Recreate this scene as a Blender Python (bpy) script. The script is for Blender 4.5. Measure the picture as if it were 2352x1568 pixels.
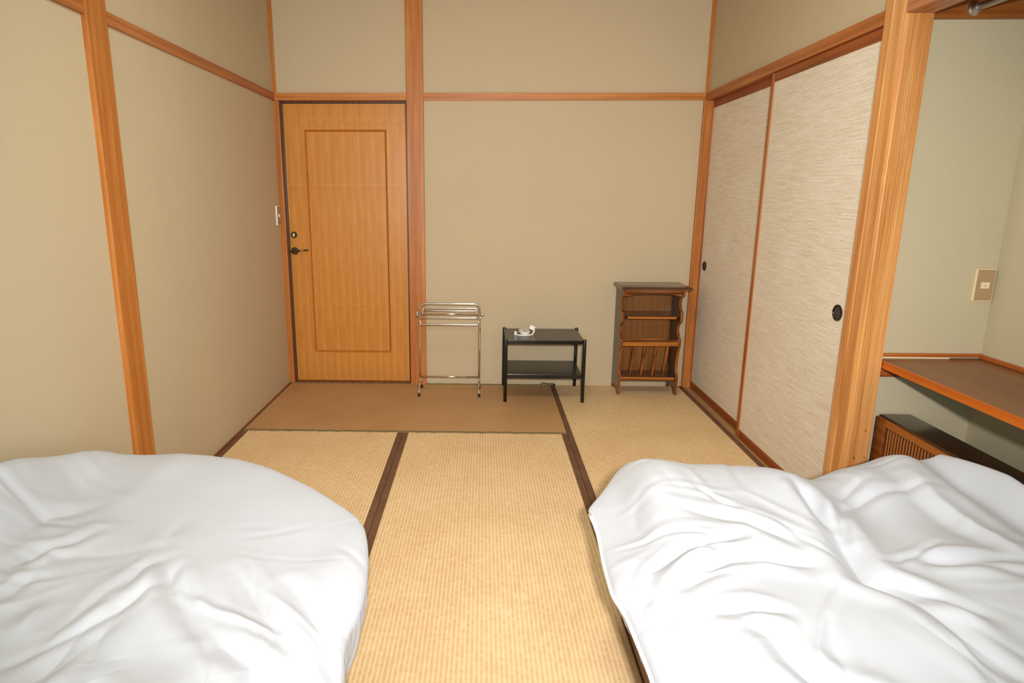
import bpy, bmesh, math, random
import numpy as np
from mathutils import Vector, Matrix
random.seed(7)
S = bpy.context.scene
COL = S.collection
PI = math.pi
for o in list(bpy.data.objects):
    bpy.data.objects.remove(o)

# ------------------------------------------------------------------ camera
cd = bpy.data.cameras.new('camera')
cam = bpy.data.objects.new('camera', cd)
COL.objects.link(cam)
yaw, pitch, roll = -0.0241380, 0.2240372, -0.0032842
fv = Vector((math.sin(yaw)*math.cos(pitch), math.cos(yaw)*math.cos(pitch), -math.sin(pitch)))
rv = Vector((math.cos(yaw), -math.sin(yaw), 0))
dv = fv.cross(rv)
r2 = math.cos(roll)*rv + math.sin(roll)*dv
d2 = -math.sin(roll)*rv + math.cos(roll)*dv
M = Matrix((r2, -d2, -fv)).transposed().to_4x4()
M.translation = Vector((1.3052565, -4.1629432, 1.2427052))
cam.matrix_world = M
cd.sensor_fit = 'HORIZONTAL'
cd.sensor_width = 36
cd.lens = 1474.437*36/2352
cd.shift_x = (1176-1074.2296)/2352
cd.clip_start = 0.02
S.camera = cam

# ------------------------------------------------------------------ world, lights, exposure
S.view_settings.view_transform = 'Standard'
S.view_settings.look = 'None'
S.view_settings.gamma = 1
S.view_settings.use_curve_mapping = False
S.view_settings.exposure = 0.05
w = bpy.data.worlds.new('world')
S.world = w
w.use_nodes = True
w.node_tree.nodes['Background'].inputs[0].default_value = (0.75, 0.8, 0.85, 1)
w.node_tree.nodes['Background'].inputs[1].default_value = 0.3

def add_light(name, kind, loc, target, power, color, **kw):
    d = bpy.data.lights.new(name, kind)
    d.energy = power
    d.color = color
    for k, v in kw.items():
        setattr(d, k, v)
    o = bpy.data.objects.new(name, d)
    COL.objects.link(o)
    o.location = loc
    o.rotation_euler = (Vector(target)-Vector(loc)).to_track_quat('-Z', 'Y').to_euler()
    return o
# photographer's flash, held just behind and above the camera
add_light('flash', 'SPOT', (1.36, -4.45, 1.43), (1.42, 0, .55), 345, (1, 0.94, 0.90),
          spot_size=math.radians(96), spot_blend=1.0, shadow_soft_size=0.035)
# unseen ceiling lamp added as ambient fill (its fixture is built further down)
add_light('ceiling_fill_light', 'AREA', (1.33, -2.1, 2.43), (1.33, -2.1, 0), 15, (0.92, 1, 0.88),
          shape='DISK', size=0.5)
# daylight through the window behind the camera
add_light('window_light', 'AREA', (1.3, -4.86, 1.35), (1.3, 0, 1.2), 19, (0.80, 1.0, 0.92),
          shape='RECTANGLE', size=2.2, size_y=1.3)

# ------------------------------------------------------------------ helpers
def srgb(r, g, b):
    def f(c):
        c /= 255
        return c/12.92 if c <= .04045 else ((c+.055)/1.055)**2.4
    return (f(r), f(g), f(b), 1)

class NT:
    def __init__(s, name, rough=0.5, spec=0.5, metal=0.0):
        s.m = bpy.data.materials.new(name)
        s.m.use_nodes = True
        s.t = s.m.node_tree
        s.b = s.t.nodes['Principled BSDF']
        s.b.inputs['Roughness'].default_value = rough
        s.b.inputs['Specular IOR Level'].default_value = spec
        s.b.inputs['Metallic'].default_value = metal
        s.tc = None
    def n(s, typ, **kw):
        x = s.t.nodes.new(typ)
        for k, v in kw.items():
            setattr(x, k, v)
        return x
    def l(s, a, b):
        s.t.links.new(a, b)
    def obj(s):
        if s.tc is None:
            s.tc = s.n('ShaderNodeTexCoord')
        return s.tc.outputs['Object']
    def map(s, src, scale=(1, 1, 1), rot=(0, 0, 0), loc=(0, 0, 0)):
        x = s.n('ShaderNodeMapping')
        x.inputs['Scale'].default_value = scale
        x.inputs['Rotation'].default_value = rot
        x.inputs['Location'].default_value = loc
        s.l(src, x.inputs['Vector'])
        return x.outputs[0]
    def noise(s, vec, scale=1, detail=4, rough=.5, dist=0):
        x = s.n('ShaderNodeTexNoise')
        x.inputs['Scale'].default_value = scale
        x.inputs['Detail'].default_value = detail
        x.inputs['Roughness'].default_value = rough
        x.inputs['Distortion'].default_value = dist
        s.l(vec, x.inputs['Vector'])
        return x.outputs[0]
    def math(s, op, a, b=None, c=None, clamp=False):
        x = s.n('ShaderNodeMath', operation=op, use_clamp=clamp)
        for i, v in enumerate((a, b, c)):
            if v is None:
                continue
            if isinstance(v, (int, float)):
                x.inputs[i].default_value = v
            else:
                s.l(v, x.inputs[i])
        return x.outputs[0]
    def ramp(s, fac, stops, interp='LINEAR'):
        x = s.n('ShaderNodeValToRGB')
        e = x.color_ramp.elements
        x.color_ramp.interpolation = interp
        while len(e) < len(stops):
            e.new(.5)
        for i, (p, c) in enumerate(stops):
            e[i].position = p
            e[i].color = c
        s.l(fac, x.inputs[0])
        return x.outputs[0]
    def mix(s, fac, a, b, mode='MIX'):
        x = s.n('ShaderNodeMix', data_type='RGBA', blend_type=mode)
        for k, v in ((0, fac), (6, a), (7, b)):
            if isinstance(v, (int, float)):
                x.inputs[k].default_value = v
            elif isinstance(v, tuple):
                x.inputs[k].default_value = v
            else:
                s.l(v, x.inputs[k])
        return x.outputs[2]
    def sep(s, vec):
        x = s.n('ShaderNodeSeparateXYZ')
        s.l(vec, x.inputs[0])
        return x.outputs
    def comb(s, a, b, c=0):
        x = s.n('ShaderNodeCombineXYZ')
        for i, v in enumerate((a, b, c)):
            if isinstance(v, (int, float)):
                x.inputs[i].default_value = v
            else:
                s.l(v, x.inputs[i])
        return x.outputs[0]
    def color(s, c):
        if isinstance(c, tuple):
            s.b.inputs['Base Color'].default_value = c
        else:
            s.l(c, s.b.inputs['Base Color'])
    def bump(s, h, strength=.3, dist=.002):
        x = s.n('ShaderNodeBump')
        x.inputs['Strength'].default_value = strength
        x.inputs['Distance'].default_value = dist
        s.l(h, x.inputs['Height'])
        s.l(x.outputs[0], s.b.inputs['Normal'])

def plain(name, c, rough=.5, spec=.5, metal=0, vary=.06, scale=18):
    t = NT(name, rough, spec, metal)
    n = t.noise(t.obj(), scale, 4)
    t.color(t.ramp(n, [(.3, tuple(x*(1-vary) for x in c[:3])+(1,)), (.7, tuple(min(1, x*(1+vary)) for x in c[:3])+(1,))]))
    return t.m

def wood(name, dark, mid, light, axis='Z', rough=.42, spec=.4, fine=170, ring=24, ringamt=.16, wear=.0, bump=.12, coat=0, blotch=.3, warpamt=9):
    """straight-grained timber; the grain runs along axis"""
    t = NT(name, rough, spec)
    o = t.obj()
    lo = .012
    def sc(k, l=lo):
        return {'X': (k*l, k, k), 'Y': (k, k*l, k), 'Z': (k, k, k*l)}[axis]
    n1 = t.noise(t.map(o, sc(fine)), 1, 3, .6)
    n2 = t.noise(t.map(o, sc(16, .06)), 1, 4, .55, .4)
    warp = t.noise(t.map(o, sc(6, .12)), 1, 2, .5)
    x = t.sep(o)
    if axis == 'Z':
        u = t.math('ADD', x[0], t.math('MULTIPLY', x[1], .9))
    elif axis == 'X':
        u = t.math('ADD', x[2], t.math('MULTIPLY', x[1], .9))
    else:
        u = t.math('ADD', x[2], t.math('MULTIPLY', x[0], .9))
    ph = t.math('ADD', t.math('MULTIPLY', u, ring*2*PI), t.math('MULTIPLY', warp, warpamt))
    rg = t.math('MULTIPLY_ADD', t.math('SINE', ph), .5, .5)
    rg = t.math('POWER', rg, 2.2)
    f = t.math('ADD', t.math('MULTIPLY', n1, .38), t.math('MULTIPLY', n2, .62))
    f = t.math('SUBTRACT', t.math('ADD', f, ringamt*.35), t.math('MULTIPLY', rg, ringamt))
    c = t.ramp(f, [(.28, dark), (.5, mid), (.74, light)])
    if blotch:
        bl = t.noise(t.map(o, sc(3.2, .6)), 1, 3, .6)
        c = t.mix(t.math('MULTIPLY', t.math('SUBTRACT', bl, .42, clamp=True), blotch*4, clamp=True), c,
                  tuple(q*.72 for q in mid[:3])+(1,))
    if wear:
        wn = t.noise(t.map(o, sc(9, .4)), 1, 5, .7)
        c = t.mix(t.math('MULTIPLY', t.math('SUBTRACT', wn, .56, clamp=True), wear*5, clamp=True), c, light)
    t.color(c)
    t.bump(t.math('SUBTRACT', n1, t.math('MULTIPLY', rg, .6)), bump, .0012)
    if coat:
        t.b.inputs['Coat Weight'].default_value = coat
        t.b.inputs['Coat Roughness'].default_value = .12
    return t.m

def setp(o, label=None, cat=None, group=None, kind=None):
    for k, v in (('label', label), ('category', cat), ('group', group), ('kind', kind)):
        if v:
            o[k] = v
    return o

def empty(name, loc, label, cat, group=None, kind=None):
    o = bpy.data.objects.new(name, None)
    COL.objects.link(o)
    o.location = loc
    o.empty_display_size = .05
    return setp(o, label, cat, group, kind)

WLOC = {}
def obj(name, bm, mats, parent=None, smooth=False, origin=None, auto=None):
    """link a bmesh given in world coordinates as ONE object"""
    me = bpy.data.meshes.new(name)
    if parent is not None:
        off = Vector(WLOC.get(parent.name, parent.location))
        o_loc = Vector((0, 0, 0))
        wl = off
    else:
        off = Vector(origin) if origin is not None else Vector((0, 0, 0))
        o_loc = off
        wl = off
    if off.length:
        bmesh.ops.translate(bm, verts=bm.verts, vec=-off)
    bmesh.ops.recalc_face_normals(bm, faces=bm.faces)
    bm.to_mesh(me)
    bm.free()
    if not isinstance(mats, (list, tuple)):
        mats = [mats]
    for m in mats:
        me.materials.append(m)
    if smooth or auto:
        for p in me.polygons:
            p.use_smooth = True
    if auto:
        me.set_sharp_from_angle(angle=math.radians(auto))
    o = bpy.data.objects.new(name, me)
    COL.objects.link(o)
    o.location = o_loc
    if parent is not None:
        o.parent = parent
    WLOC[o.name] = tuple(wl)
    return o

def box(bm, x0, x1, y0, y1, z0, z1, bev=0, seg=2, mi=0):
    g = bmesh.ops.create_cube(bm, size=1)
    vs = g['verts']
    for v in vs:
        v.co = Vector((x0+(v.co.x+.5)*(x1-x0), y0+(v.co.y+.5)*(y1-y0), z0+(v.co.z+.5)*(z1-z0)))
    fs = {f for v in vs for f in v.link_faces}
    for f in fs:
        f.material_index = mi
    if bev:
        es = {e for v in vs for e in v.link_edges}
        bmesh.ops.bevel(bm, geom=list(es), offset=bev, segments=seg, affect='EDGES', profile=.6)
    return bm

def bx(*a, **k):
    return box(bmesh.new(), *a, **k)

def prism(bm, pts, axis, a, b, bev=0, seg=2, mi_side=0, mi_cap=0):
    """extrude a polygon; axis 'X': pts are (y,z); 'Y': (x,z); 'Z': (x,y)"""
    def p3(p, t):
        return {'X': (t, p[0], p[1]), 'Y': (p[0], t, p[1]), 'Z': (p[0], p[1], t)}[axis]
    v0 = [bm.verts.new(p3(p, a)) for p in pts]
    v1 = [bm.verts.new(p3(p, b)) for p in pts]
    n = len(pts)
    caps = [bm.faces.new(v0), bm.faces.new(v1[::-1])]
    for f in caps:
        f.material_index = mi_cap
    for i in range(n):
        f = bm.faces.new((v0[i], v1[i], v1[(i+1) % n], v0[(i+1) % n]))
        f.material_index = mi_side
    if bev:
        es = {e for f in caps for e in f.edges}
        r = bmesh.ops.bevel(bm, geom=list(es), offset=bev, segments=seg, affect='EDGES')
        for f in r['faces']:
            f.material_index = mi_side
    return bm

def tube(bm, pts, r, n=10, caps=True, mi=0):
    P = [Vector(p) for p in pts]
    rr = r if isinstance(r, (list, tuple)) else [r]*len(P)
    rings = []
    up = None
    for i, p in enumerate(P):
        d = (P[min(i+1, len(P)-1)]-P[max(i-1, 0)]).normalized()
        if up is None:
            up = Vector((0, 0, 1)) if abs(d.z) < .9 else Vector((1, 0, 0))
        a = d.cross(up).normalized()
        up = a.cross(d).normalized()
        rings.append([bm.verts.new(p+rr[i]*(math.cos(2*PI*k/n)*a+math.sin(2*PI*k/n)*up)) for k in range(n)])
    for i in range(len(P)-1):
        for k in range(n):
            f = bm.faces.new((rings[i][k], rings[i][(k+1) % n], rings[i+1][(k+1) % n], rings[i+1][k]))
            f.material_index = mi
    if caps:
        bm.faces.new(rings[0][::-1]).material_index = mi
        bm.faces.new(rings[-1]).material_index = mi
    return bm

def lathe(bm, prof, base, axis, n=14, mi=0):
    """prof: (radius, distance along axis) from base"""
    d = Vector(axis).normalized()
    L = Vector(base)
    a = d.orthogonal().normalized()
    b = d.cross(a)
    rings = []
    for r, t in prof:
        c = L+d*t
        rings.append([bm.verts.new(c+max(r, 1e-4)*(math.cos(2*PI*k/n)*a+math.sin(2*PI*k/n)*b)) for k in range(n)])
    for i in range(len(rings)-1):
        for k in range(n):
            bm.faces.new((rings[i][k], rings[i][(k+1) % n], rings[i+1][(k+1) % n], rings[i+1][k])).material_index = mi
    bm.faces.new(rings[0][::-1]).material_index = mi
    bm.faces.new(rings[-1]).material_index = mi
    return bm

def arc(cx, cy, r, a0, a1, n):
    return [(cx+r*math.cos(a0+(a1-a0)*i/n), cy+r*math.sin(a0+(a1-a0)*i/n)) for i in range(n+1)]

# ------------------------------------------------------------------ materials
def mat_wall(name='wallpaper', a=srgb(191, 173, 144), b=srgb(201, 184, 154)):
    t = NT(name, .85, .25)
    o = t.obj()
    x = t.sep(o)
    h = t.math('ADD', x[0], x[1])
    v = t.comb(t.math('MULTIPLY', h, 520), t.math('MULTIPLY', x[2], 520))
    fine = t.noise(v, 1, 2, .5)
    weft = t.noise(t.comb(t.math('MULTIPLY', h, 40), t.math('MULTIPLY', x[2], 700)), 1, 2)
    warp = t.noise(t.comb(t.math('MULTIPLY', h, 700), t.math('MULTIPLY', x[2], 40)), 1, 2)
    f = t.math('ADD', t.math('MULTIPLY', fine, .4), t.math('MULTIPLY', t.math('ADD', weft, warp), .3))
    c = t.ramp(f, [(.35, a), (.65, b)])
    st = t.noise(o, 2.2, 5, .6)
    c = t.mix(t.math('MULTIPLY', t.math('SUBTRACT', st, .5, clamp=True), .7), c, tuple(q*.86 for q in a[:3])+(1,))
    t.color(c)
    t.bump(f, .25, .0008)
    return t.m
M_wall = mat_wall()
M_wall2 = mat_wall('wallpaper_alcove_light', srgb(187, 175, 147), srgb(197, 186, 157))  # same paper as the room, greenish alcove light tinted into its colour
M_ceil = plain('ceiling_board', srgb(190, 165, 130), .7)

W_post = wood('post_wood', srgb(150, 84, 32), srgb(184, 111, 46), srgb(212, 148, 80), 'Z', wear=.45, ringamt=.07, warpamt=16, blotch=.4)
W_railx = wood('rail_wood_x', srgb(152, 86, 36), srgb(190, 118, 54), srgb(214, 150, 86), 'X', wear=.3)
W_raily = wood('rail_wood_y', srgb(140, 76, 32), srgb(172, 100, 48), srgb(196, 132, 78), 'Y', wear=.2)
W_pillar = wood('pillar_wood', srgb(158, 92, 42), srgb(206, 142, 80), srgb(232, 180, 120), 'Z', rough=.38, ring=115, ringamt=.10, wear=.3, blotch=.2, warpamt=30)
def gouges(m):
    t = NT.__new__(NT)
    t.m, t.t, t.tc = m, m.node_tree, None
    t.b = t.t.nodes['Principled BSDF']
    o = t.obj()
    src = t.b.inputs['Base Color'].links[0].from_socket
    n = t.noise(t.map(o, (60, 60, 40), rot=(0, .5, 0)), 1, 2, .5)
    z = t.sep(o)[2]
    k = t.math('MULTIPLY', t.math('MULTIPLY', t.math('SUBTRACT', n, .70, clamp=True), 22, clamp=True), t.math('MULTIPLY', t.math('SUBTRACT', .62, z), 4, clamp=True), clamp=True)
    t.color(t.mix(k, src, srgb(112, 54, 24)))
gouges(W_pillar)
W_fusuma = wood('door_frame_wood', srgb(122, 58, 18), srgb(160, 84, 32), srgb(182, 108, 52), 'Z', rough=.38, blotch=.1)
W_fusumay = wood('door_rail_wood', srgb(112, 52, 16), srgb(146, 74, 26), srgb(172, 98, 44), 'Y', rough=.38, blotch=.1)
W_sill = wood('sill_wood', srgb(150, 108, 68), srgb(182, 138, 92), srgb(202, 160, 114), 'Y', rough=.5, blotch=.1)
W_base = wood('baseboard_wood', srgb(96, 50, 20), srgb(128, 70, 32), srgb(152, 92, 50), 'Y', rough=.5)
W_jamb = wood('dark_jamb_wood', srgb(52, 32, 20), srgb(82, 54, 36), srgb(106, 76, 56), 'Z', rough=.35, blotch=.3)
W_shelf = wood('shelf_wood', srgb(108, 66, 38), srgb(130, 84, 50), srgb(144, 97, 60), 'Y', rough=.36, ringamt=.03, blotch=.1)
W_shelfedge = wood('shelf_edge_wood', srgb(168, 80, 16), srgb(194, 98, 26), srgb(208, 116, 44), 'Y', rough=.35, ringamt=.15)
W_trimred = wood('red_trim_wood', srgb(120, 50, 16), srgb(170, 88, 36), srgb(196, 118, 60), 'X', rough=.4)
W_trimredy = wood('red_trim_wood_y', srgb(120, 50, 16), srgb(170, 88, 36), srgb(196, 118, 60), 'Y', rough=.4)
W_board = wood('hanging_board_wood', srgb(110, 58, 20), srgb(146, 82, 32), srgb(166, 100, 46), 'X', rough=.4, blotch=.1)
W_cab = wood('cabinet_wood', srgb(40, 24, 12), srgb(68, 44, 24), srgb(92, 62, 36), 'Z', rough=.3, spec=.4, ringamt=.15, coat=.15)
W_cabx = wood('cabinet_shelf_wood', srgb(42, 22, 10), srgb(78, 44, 20), srgb(112, 68, 34), 'X', rough=.22, spec=.5, ringamt=.3, coat=.4)
W_cabedge = wood('cabinet_edge_lit_wood', srgb(84, 42, 10), srgb(142, 80, 24), srgb(190, 120, 44), 'X', rough=.2, spec=.5, ringamt=.4, coat=.5)  # orange tone paints flash highlights on rounded edges, along with lighter wear
W_cabspin = wood('spindle_lit_wood', srgb(84, 40, 12), srgb(136, 72, 24), srgb(168, 98, 40), 'Z', rough=.2, spec=.5, ringamt=.25, coat=.5)  # spindles and panel rims: flash highlight and paler wear in the colour
W_cabback = wood('cabinet_back_wood', srgb(108, 68, 28), srgb(136, 86, 40), srgb(150, 100, 52), 'Z', rough=.35, ringamt=.1, blotch=0)
W_heat = wood('heater_wood', srgb(104, 54, 16), srgb(146, 82, 30), srgb(172, 104, 46), 'Y', rough=.32, ringamt=.1)
W_heatz = wood('heater_panel_wood', srgb(92, 46, 16), srgb(128, 68, 26), srgb(156, 92, 44), 'Y', rough=.32, ringamt=.12)
W_slat = wood('slat_wood', srgb(120, 62, 18), srgb(158, 88, 30), srgb(182, 110, 46), 'Z', rough=.4, ringamt=.2)
W_heattop = wood('heater_top_wood', srgb(40, 22, 14), srgb(58, 36, 24), srgb(70, 46, 32), 'Y', rough=.16, ringamt=.1, blotch=0)
W_bed = wood('bed_wood', srgb(72, 30, 12), srgb(104, 50, 22), srgb(126, 66, 32), 'Y', rough=.35)

def mat_door():
    t = NT('door_veneer', .32, .45)
    o = t.obj()
    x = t.sep(o)
    per = .0955
    xm = t.math('MODULO', t.math('ADD', x[0], 3.0), per)
    z = x[2]
    fine = t.noise(t.comb(t.math('MULTIPLY', x[0], 330), t.math('MULTIPLY', z, 4)), 1, 3, .6)
    band = t.noise(t.comb(t.math('MULTIPLY', xm, 42), t.math('MULTIPLY', z, .5)), 1, 3, .5)
    fig = t.noise(t.comb(t.math('MULTIPLY', xm, 14), t.math('MULTIPLY', z, 5)), 1, 3, .5)
    f = t.math('ADD', t.math('MULTIPLY', fine, .3), t.math('ADD', t.math('MULTIPLY', band, .45), t.math('MULTIPLY', fig, .25)))
    c = t.ramp(f, [(.3, srgb(176, 106, 38)), (.5, srgb(201, 134, 58)), (.72, srgb(220, 160, 84))])
    tot = None
    for z0, slope in ((1.688, -.16), (1.275, .2), (.522, -.14)):
        wob = t.math('MULTIPLY', t.math('SINE', t.math('MULTIPLY', xm, 62)), .004)
        lz = t.math('ADD', t.math('MULTIPLY_ADD', xm, slope, z0), wob)
        d = t.math('ABSOLUTE', t.math('SUBTRACT', z, lz))
        k = t.math('MULTIPLY', t.math('SUBTRACT', 1, t.math('DIVIDE', d, .0055), clamp=True), t.math('SUBTRACT', 1.1, t.math('MULTIPLY', xm, 9), clamp=True))
        tot = k if tot is None else t.math('MAXIMUM', tot, k)
        hz = t.math('SUBTRACT', 1, t.math('DIVIDE', t.math('ABSOLUTE', t.math('SUBTRACT', z, t.math('ADD', lz, .018))), .016), clamp=True)
        c = t.mix(t.math('MULTIPLY', hz, .12), c, srgb(226, 166, 86))
    c = t.mix(t.math('MULTIPLY', tot, .24), c, srgb(150, 78, 20))
    t.color(c)
    t.bump(fine, .06, .0006)
    t.b.inputs['Coat Weight'].default_value = .25
    t.b.inputs['Coat Roughness'].default_value = .18
    return t.m
M_door = mat_door()

def mat_fusuma():
    t = NT('patterned_paper', .75, .25)
    o = t.obj()
    x = t.sep(o)
    u, v = x[1], x[2]
    # fine brushed horizontal streaks, slightly wavy
    wv = t.noise(t.comb(t.math('MULTIPLY', u, 5), t.math('MULTIPLY', v, 5)), 1, 2)
    vv = t.math('ADD', v, t.math('MULTIPLY', wv, .016))
    s1 = t.noise(t.comb(t.math('MULTIPLY', u, 5), t.math('MULTIPLY', vv, 420)), 1, 3, .6)
    s2 = t.noise(t.comb(t.math('MULTIPLY', u, 7), t.math('MULTIPLY', vv, 190)), 1, 3, .6)
    sm = t.noise(t.comb(t.math('MULTIPLY', u, 3), t.math('MULTIPLY', v, 3)), 1, 2)
    f = t.math('ADD', t.math('MULTIPLY', s1, .5), t.math('ADD', t.math('MULTIPLY', s2, .4), t.math('MULTIPLY', sm, .1)))
    c = t.ramp(f, [(.34, srgb(200, 184, 163)), (.5, srgb(222, 209, 191)), (.64, srgb(238, 230, 219))])
    # overlapping wave arcs in staggered rows
    def arcs(cw, ch, ox, oz, rx, ry, wd, seed):
        row = t.math('FLOOR', t.math('DIVIDE', t.math('ADD', v, oz), ch))
        off = t.math('MULTIPLY', t.math('MODULO', t.math('ADD', row, 100), 2), cw*.5)
        uu = t.math('DIVIDE', t.math('ADD', t.math('ADD', u, 10+ox), off), cw)
        ci = t.math('FLOOR', uu)
        wn = t.n('ShaderNodeTexWhiteNoise', noise_dimensions='3D')
        t.l(t.comb(ci, row, seed), wn.inputs['Vector'])
        rnd = t.sep(wn.outputs['Color'])
        du = t.math('MULTIPLY', t.math('SUBTRACT', t.math('FRACT', uu), t.math('MULTIPLY_ADD', rnd[0], .3, .35)), cw)
        fv_ = t.math('MULTIPLY', t.math('FRACT', t.math('DIVIDE', t.math('ADD', v, oz), ch)), ch)
        dvv = t.math('SUBTRACT', fv_, t.math('MULTIPLY', rnd[1], ch*.3))
        q = t.math('SQRT', t.math('ADD', t.math('POWER', t.math('DIVIDE', du, rx), 2), t.math('POWER', t.math('DIVIDE', dvv, ry), 2)))
        k = t.math('SUBTRACT', 1, t.math('DIVIDE', t.math('ABSOLUTE', t.math('SUBTRACT', q, 1)), wd), clamp=True)
        up = t.math('MULTIPLY', t.math('SUBTRACT', dvv, .004), 260, clamp=True)
        return t.math('MULTIPLY', t.math('MULTIPLY', k, up), t.math('MULTIPLY_ADD', rnd[2], .6, .4))
    a = arcs(.150, .070, 0, 0, .066, .046, .030, 1.0)
    b = arcs(.163, .078, .04, .03, .074, .050, .027, 5.0)
    g = arcs(.155, .074, .07, .045, .064, .042, .045, 9.0)
    c = t.mix(t.math('MULTIPLY', g, .4), c, srgb(180, 160, 136))
    c = t.mix(t.math('MULTIPLY', t.math('MAXIMUM', a, b), .95), c, srgb(244, 235, 222))
    t.color(c)
    t.bump(f, .08, .0004)
    return t.m
M_fus = mat_fusuma()

def mat_tatami(name, dark, mid, light, rib, cell, axis='Y', worn=.35, bump=.5, amp=1.0):
    t = NT(name, .62, .3)
    o = t.obj()
    x = t.sep(o)
    u, v = (x[0], x[1]) if axis == 'Y' else (x[1], x[0])
    uu = t.math('DIVIDE', t.math('ADD', u, 5), rib)
    vv = t.math('DIVIDE', t.math('ADD', v, 5), cell)
    prof = t.math('POWER', t.math('SUBTRACT', 1, t.math('ABSOLUTE', t.math('SINE', t.math('MULTIPLY', uu, PI)))), 1.6)
    rush = t.noise(t.comb(t.math('MULTIPLY', uu, 3.0), t.math('MULTIPLY', vv, 8)), 1, 2, .6)
    wn = t.n('ShaderNodeTexWhiteNoise', noise_dimensions='2D')
    t.l(t.comb(t.math('FLOOR', uu), t.math('FLOOR', t.math('MULTIPLY', vv, .6))), wn.inputs['Vector'])
    broad = t.noise(o, 3.0, 5, .6)
    f = t.math('ADD', t.math('MULTIPLY_ADD', prof, .3*amp, .115-.07*amp), t.math('ADD', t.math('MULTIPLY', rush, .36), t.math('MULTIPLY', broad, .3)))
    f = t.math('ADD', f, t.math('MULTIPLY', wn.outputs[0], .1*amp))
    c = t.ramp(f, [(.36, dark), (.56, mid), (.78, light)])
    if worn:
        wn2 = t.n('ShaderNodeTexWhiteNoise', noise_dimensions='2D')
        t.l(t.comb(t.math('FLOOR', uu), t.math('FLOOR', t.math('MULTIPLY', vv, .33))), wn2.inputs['Vector'])
        k = t.math('MULTIPLY', t.math('GREATER_THAN', wn2.outputs[0], .985), t.math('GREATER_THAN', t.noise(o, 5, 3), .5))
        c = t.mix(t.math('MULTIPLY', k, worn), c, srgb(238, 220, 184))
        wn3 = t.n('ShaderNodeTexWhiteNoise', noise_dimensions='2D')
        t.l(t.comb(t.math('FLOOR', t.math('MULTIPLY', vv, 2)), 3.0), wn3.inputs['Vector'])
        k3 = t.math('GREATER_THAN', wn3.outputs[0], .84)
        c = t.mix(t.math('MULTIPLY', k3, .12), c, dark)
    t.color(c)
    t.bump(t.math('SUBTRACT', t.math('MULTIPLY', rush, .9), t.math('MULTIPLY', prof, .5)), bump, .0016)
    return t.m
M_tat = mat_tatami('tatami_weave', srgb(216, 178, 130), srgb(234, 203, 156), srgb(246, 222, 184), .0135, .0095, 'Y')
M_rush = mat_tatami('rush_weave', srgb(178, 136, 92), srgb(196, 154, 108), srgb(210, 168, 122), .0085, .006, 'X', worn=0, bump=.3, amp=.55)

def mat_border():
    t = NT('mat_border_cloth', .8, .2)
    o = t.obj()
    n = t.noise(t.map(o, (600, 600, 600)), 1, 2)
    b = t.noise(o, 7, 3)
    t.color(t.ramp(t.math('ADD', t.math('MULTIPLY', n, .6), t.math('MULTIPLY', b, .4)), [(.35, srgb(96, 68, 48)), (.65, srgb(128, 94, 70))]))
    t.bump(n, .3, .0008)
    return t.m
M_border = mat_border()

def mat_selvedge():
    t = NT('selvedge_braid', .8, .2)
    o = t.obj()
    x = t.sep(o)
    ph = t.math('ADD', t.math('MULTIPLY', x[0], 260), t.math('MULTIPLY', x[1], 500))
    k = t.math('MULTIPLY_ADD', t.math('SINE', ph), .5, .5)
    n = t.noise(o, 120, 3)
    t.color(t.ramp(t.math('ADD', t.math('MULTIPLY', k, .5), t.math('MULTIPLY', n, .5)), [(.3, srgb(112, 100, 70)), (.7, srgb(140, 126, 92))]))
    t.bump(k, .4, .001)
    return t.m
M_selv = mat_selvedge()

def mat_cotton():
    t = NT('white_cotton', .85, .15)
    o = t.obj()
    n = t.noise(t.map(o, (900, 900, 900)), 1, 2)
    b = t.noise(o, 3, 4)
    t.color(t.ramp(b, [(.3, srgb(193, 197, 207)), (.7, srgb(199, 203, 212))]))
    fold = t.noise(t.map(o, (9, 5, 9)), 1, 5, .55, .6)
    t.bump(t.math('ADD', t.math('MULTIPLY', fold, 1), t.math('MULTIPLY', n, .02)), .25, .006)
    t.b.inputs['Sheen Weight'].default_value = .1
    return t.m
M_cotton = mat_cotton()
M_piping = plain('white_piping', srgb(246, 244, 244), .8, .2, vary=.01)
M_matt = plain('mattress_cloth', srgb(205, 200, 192), .85, .2)

def mat_metal(name, c, rough, an=0):
    t = NT(name, rough, .5, 1)
    n = t.noise(t.obj(), 60, 3)
    t.color(t.ramp(n, [(.3, tuple(q*.9 for q in c[:3])+(1,)), (.7, c)]))
    t.l(t.math('MULTIPLY_ADD', n, .08, rough-.04), t.b.inputs['Roughness'])
    return t.m
M_chrome = mat_metal('chrome', srgb(232, 230, 226), .12)
M_steel = mat_metal('brushed_steel', srgb(214, 212, 206), .36)
M_bronze = mat_metal('dark_nickel', srgb(112, 104, 88), .22)
M_rubber = plain('black_rubber', srgb(22, 20, 20), .5)
M_black = plain('black_lacquer', srgb(18, 18, 18), .22, .5, vary=.15)
M_blackpull = plain('black_pull', srgb(22, 19, 16), .25, .5)
M_pulldish = plain('dark_bronze_dish', srgb(52, 40, 30), .3, .5)
M_white = plain('white_plastic', srgb(236, 232, 226), .35, vary=.02)
M_clear = plain('pale_grey_plastic', srgb(196, 188, 178), .15, vary=.1, scale=60)
M_ink = plain('black_ink', srgb(40, 36, 34), .5)
M_cream = plain('cream_plastic', srgb(232, 216, 176), .4, vary=.02)
M_plate = plain('taupe_plastic', srgb(172, 142, 108), .4, vary=.03)
M_grill = plain('black_grille_cloth', srgb(34, 34, 36), .7, vary=.3, scale=300)
M_gap = plain('dark_gap', srgb(44, 30, 20), .8)
M_lamp = NT('lamp_diffuser', .5)
M_lamp.color(srgb(240, 236, 225))
M_lamp.b.inputs['Emission Color'].default_value = (1, .95, .84, 1)
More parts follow.
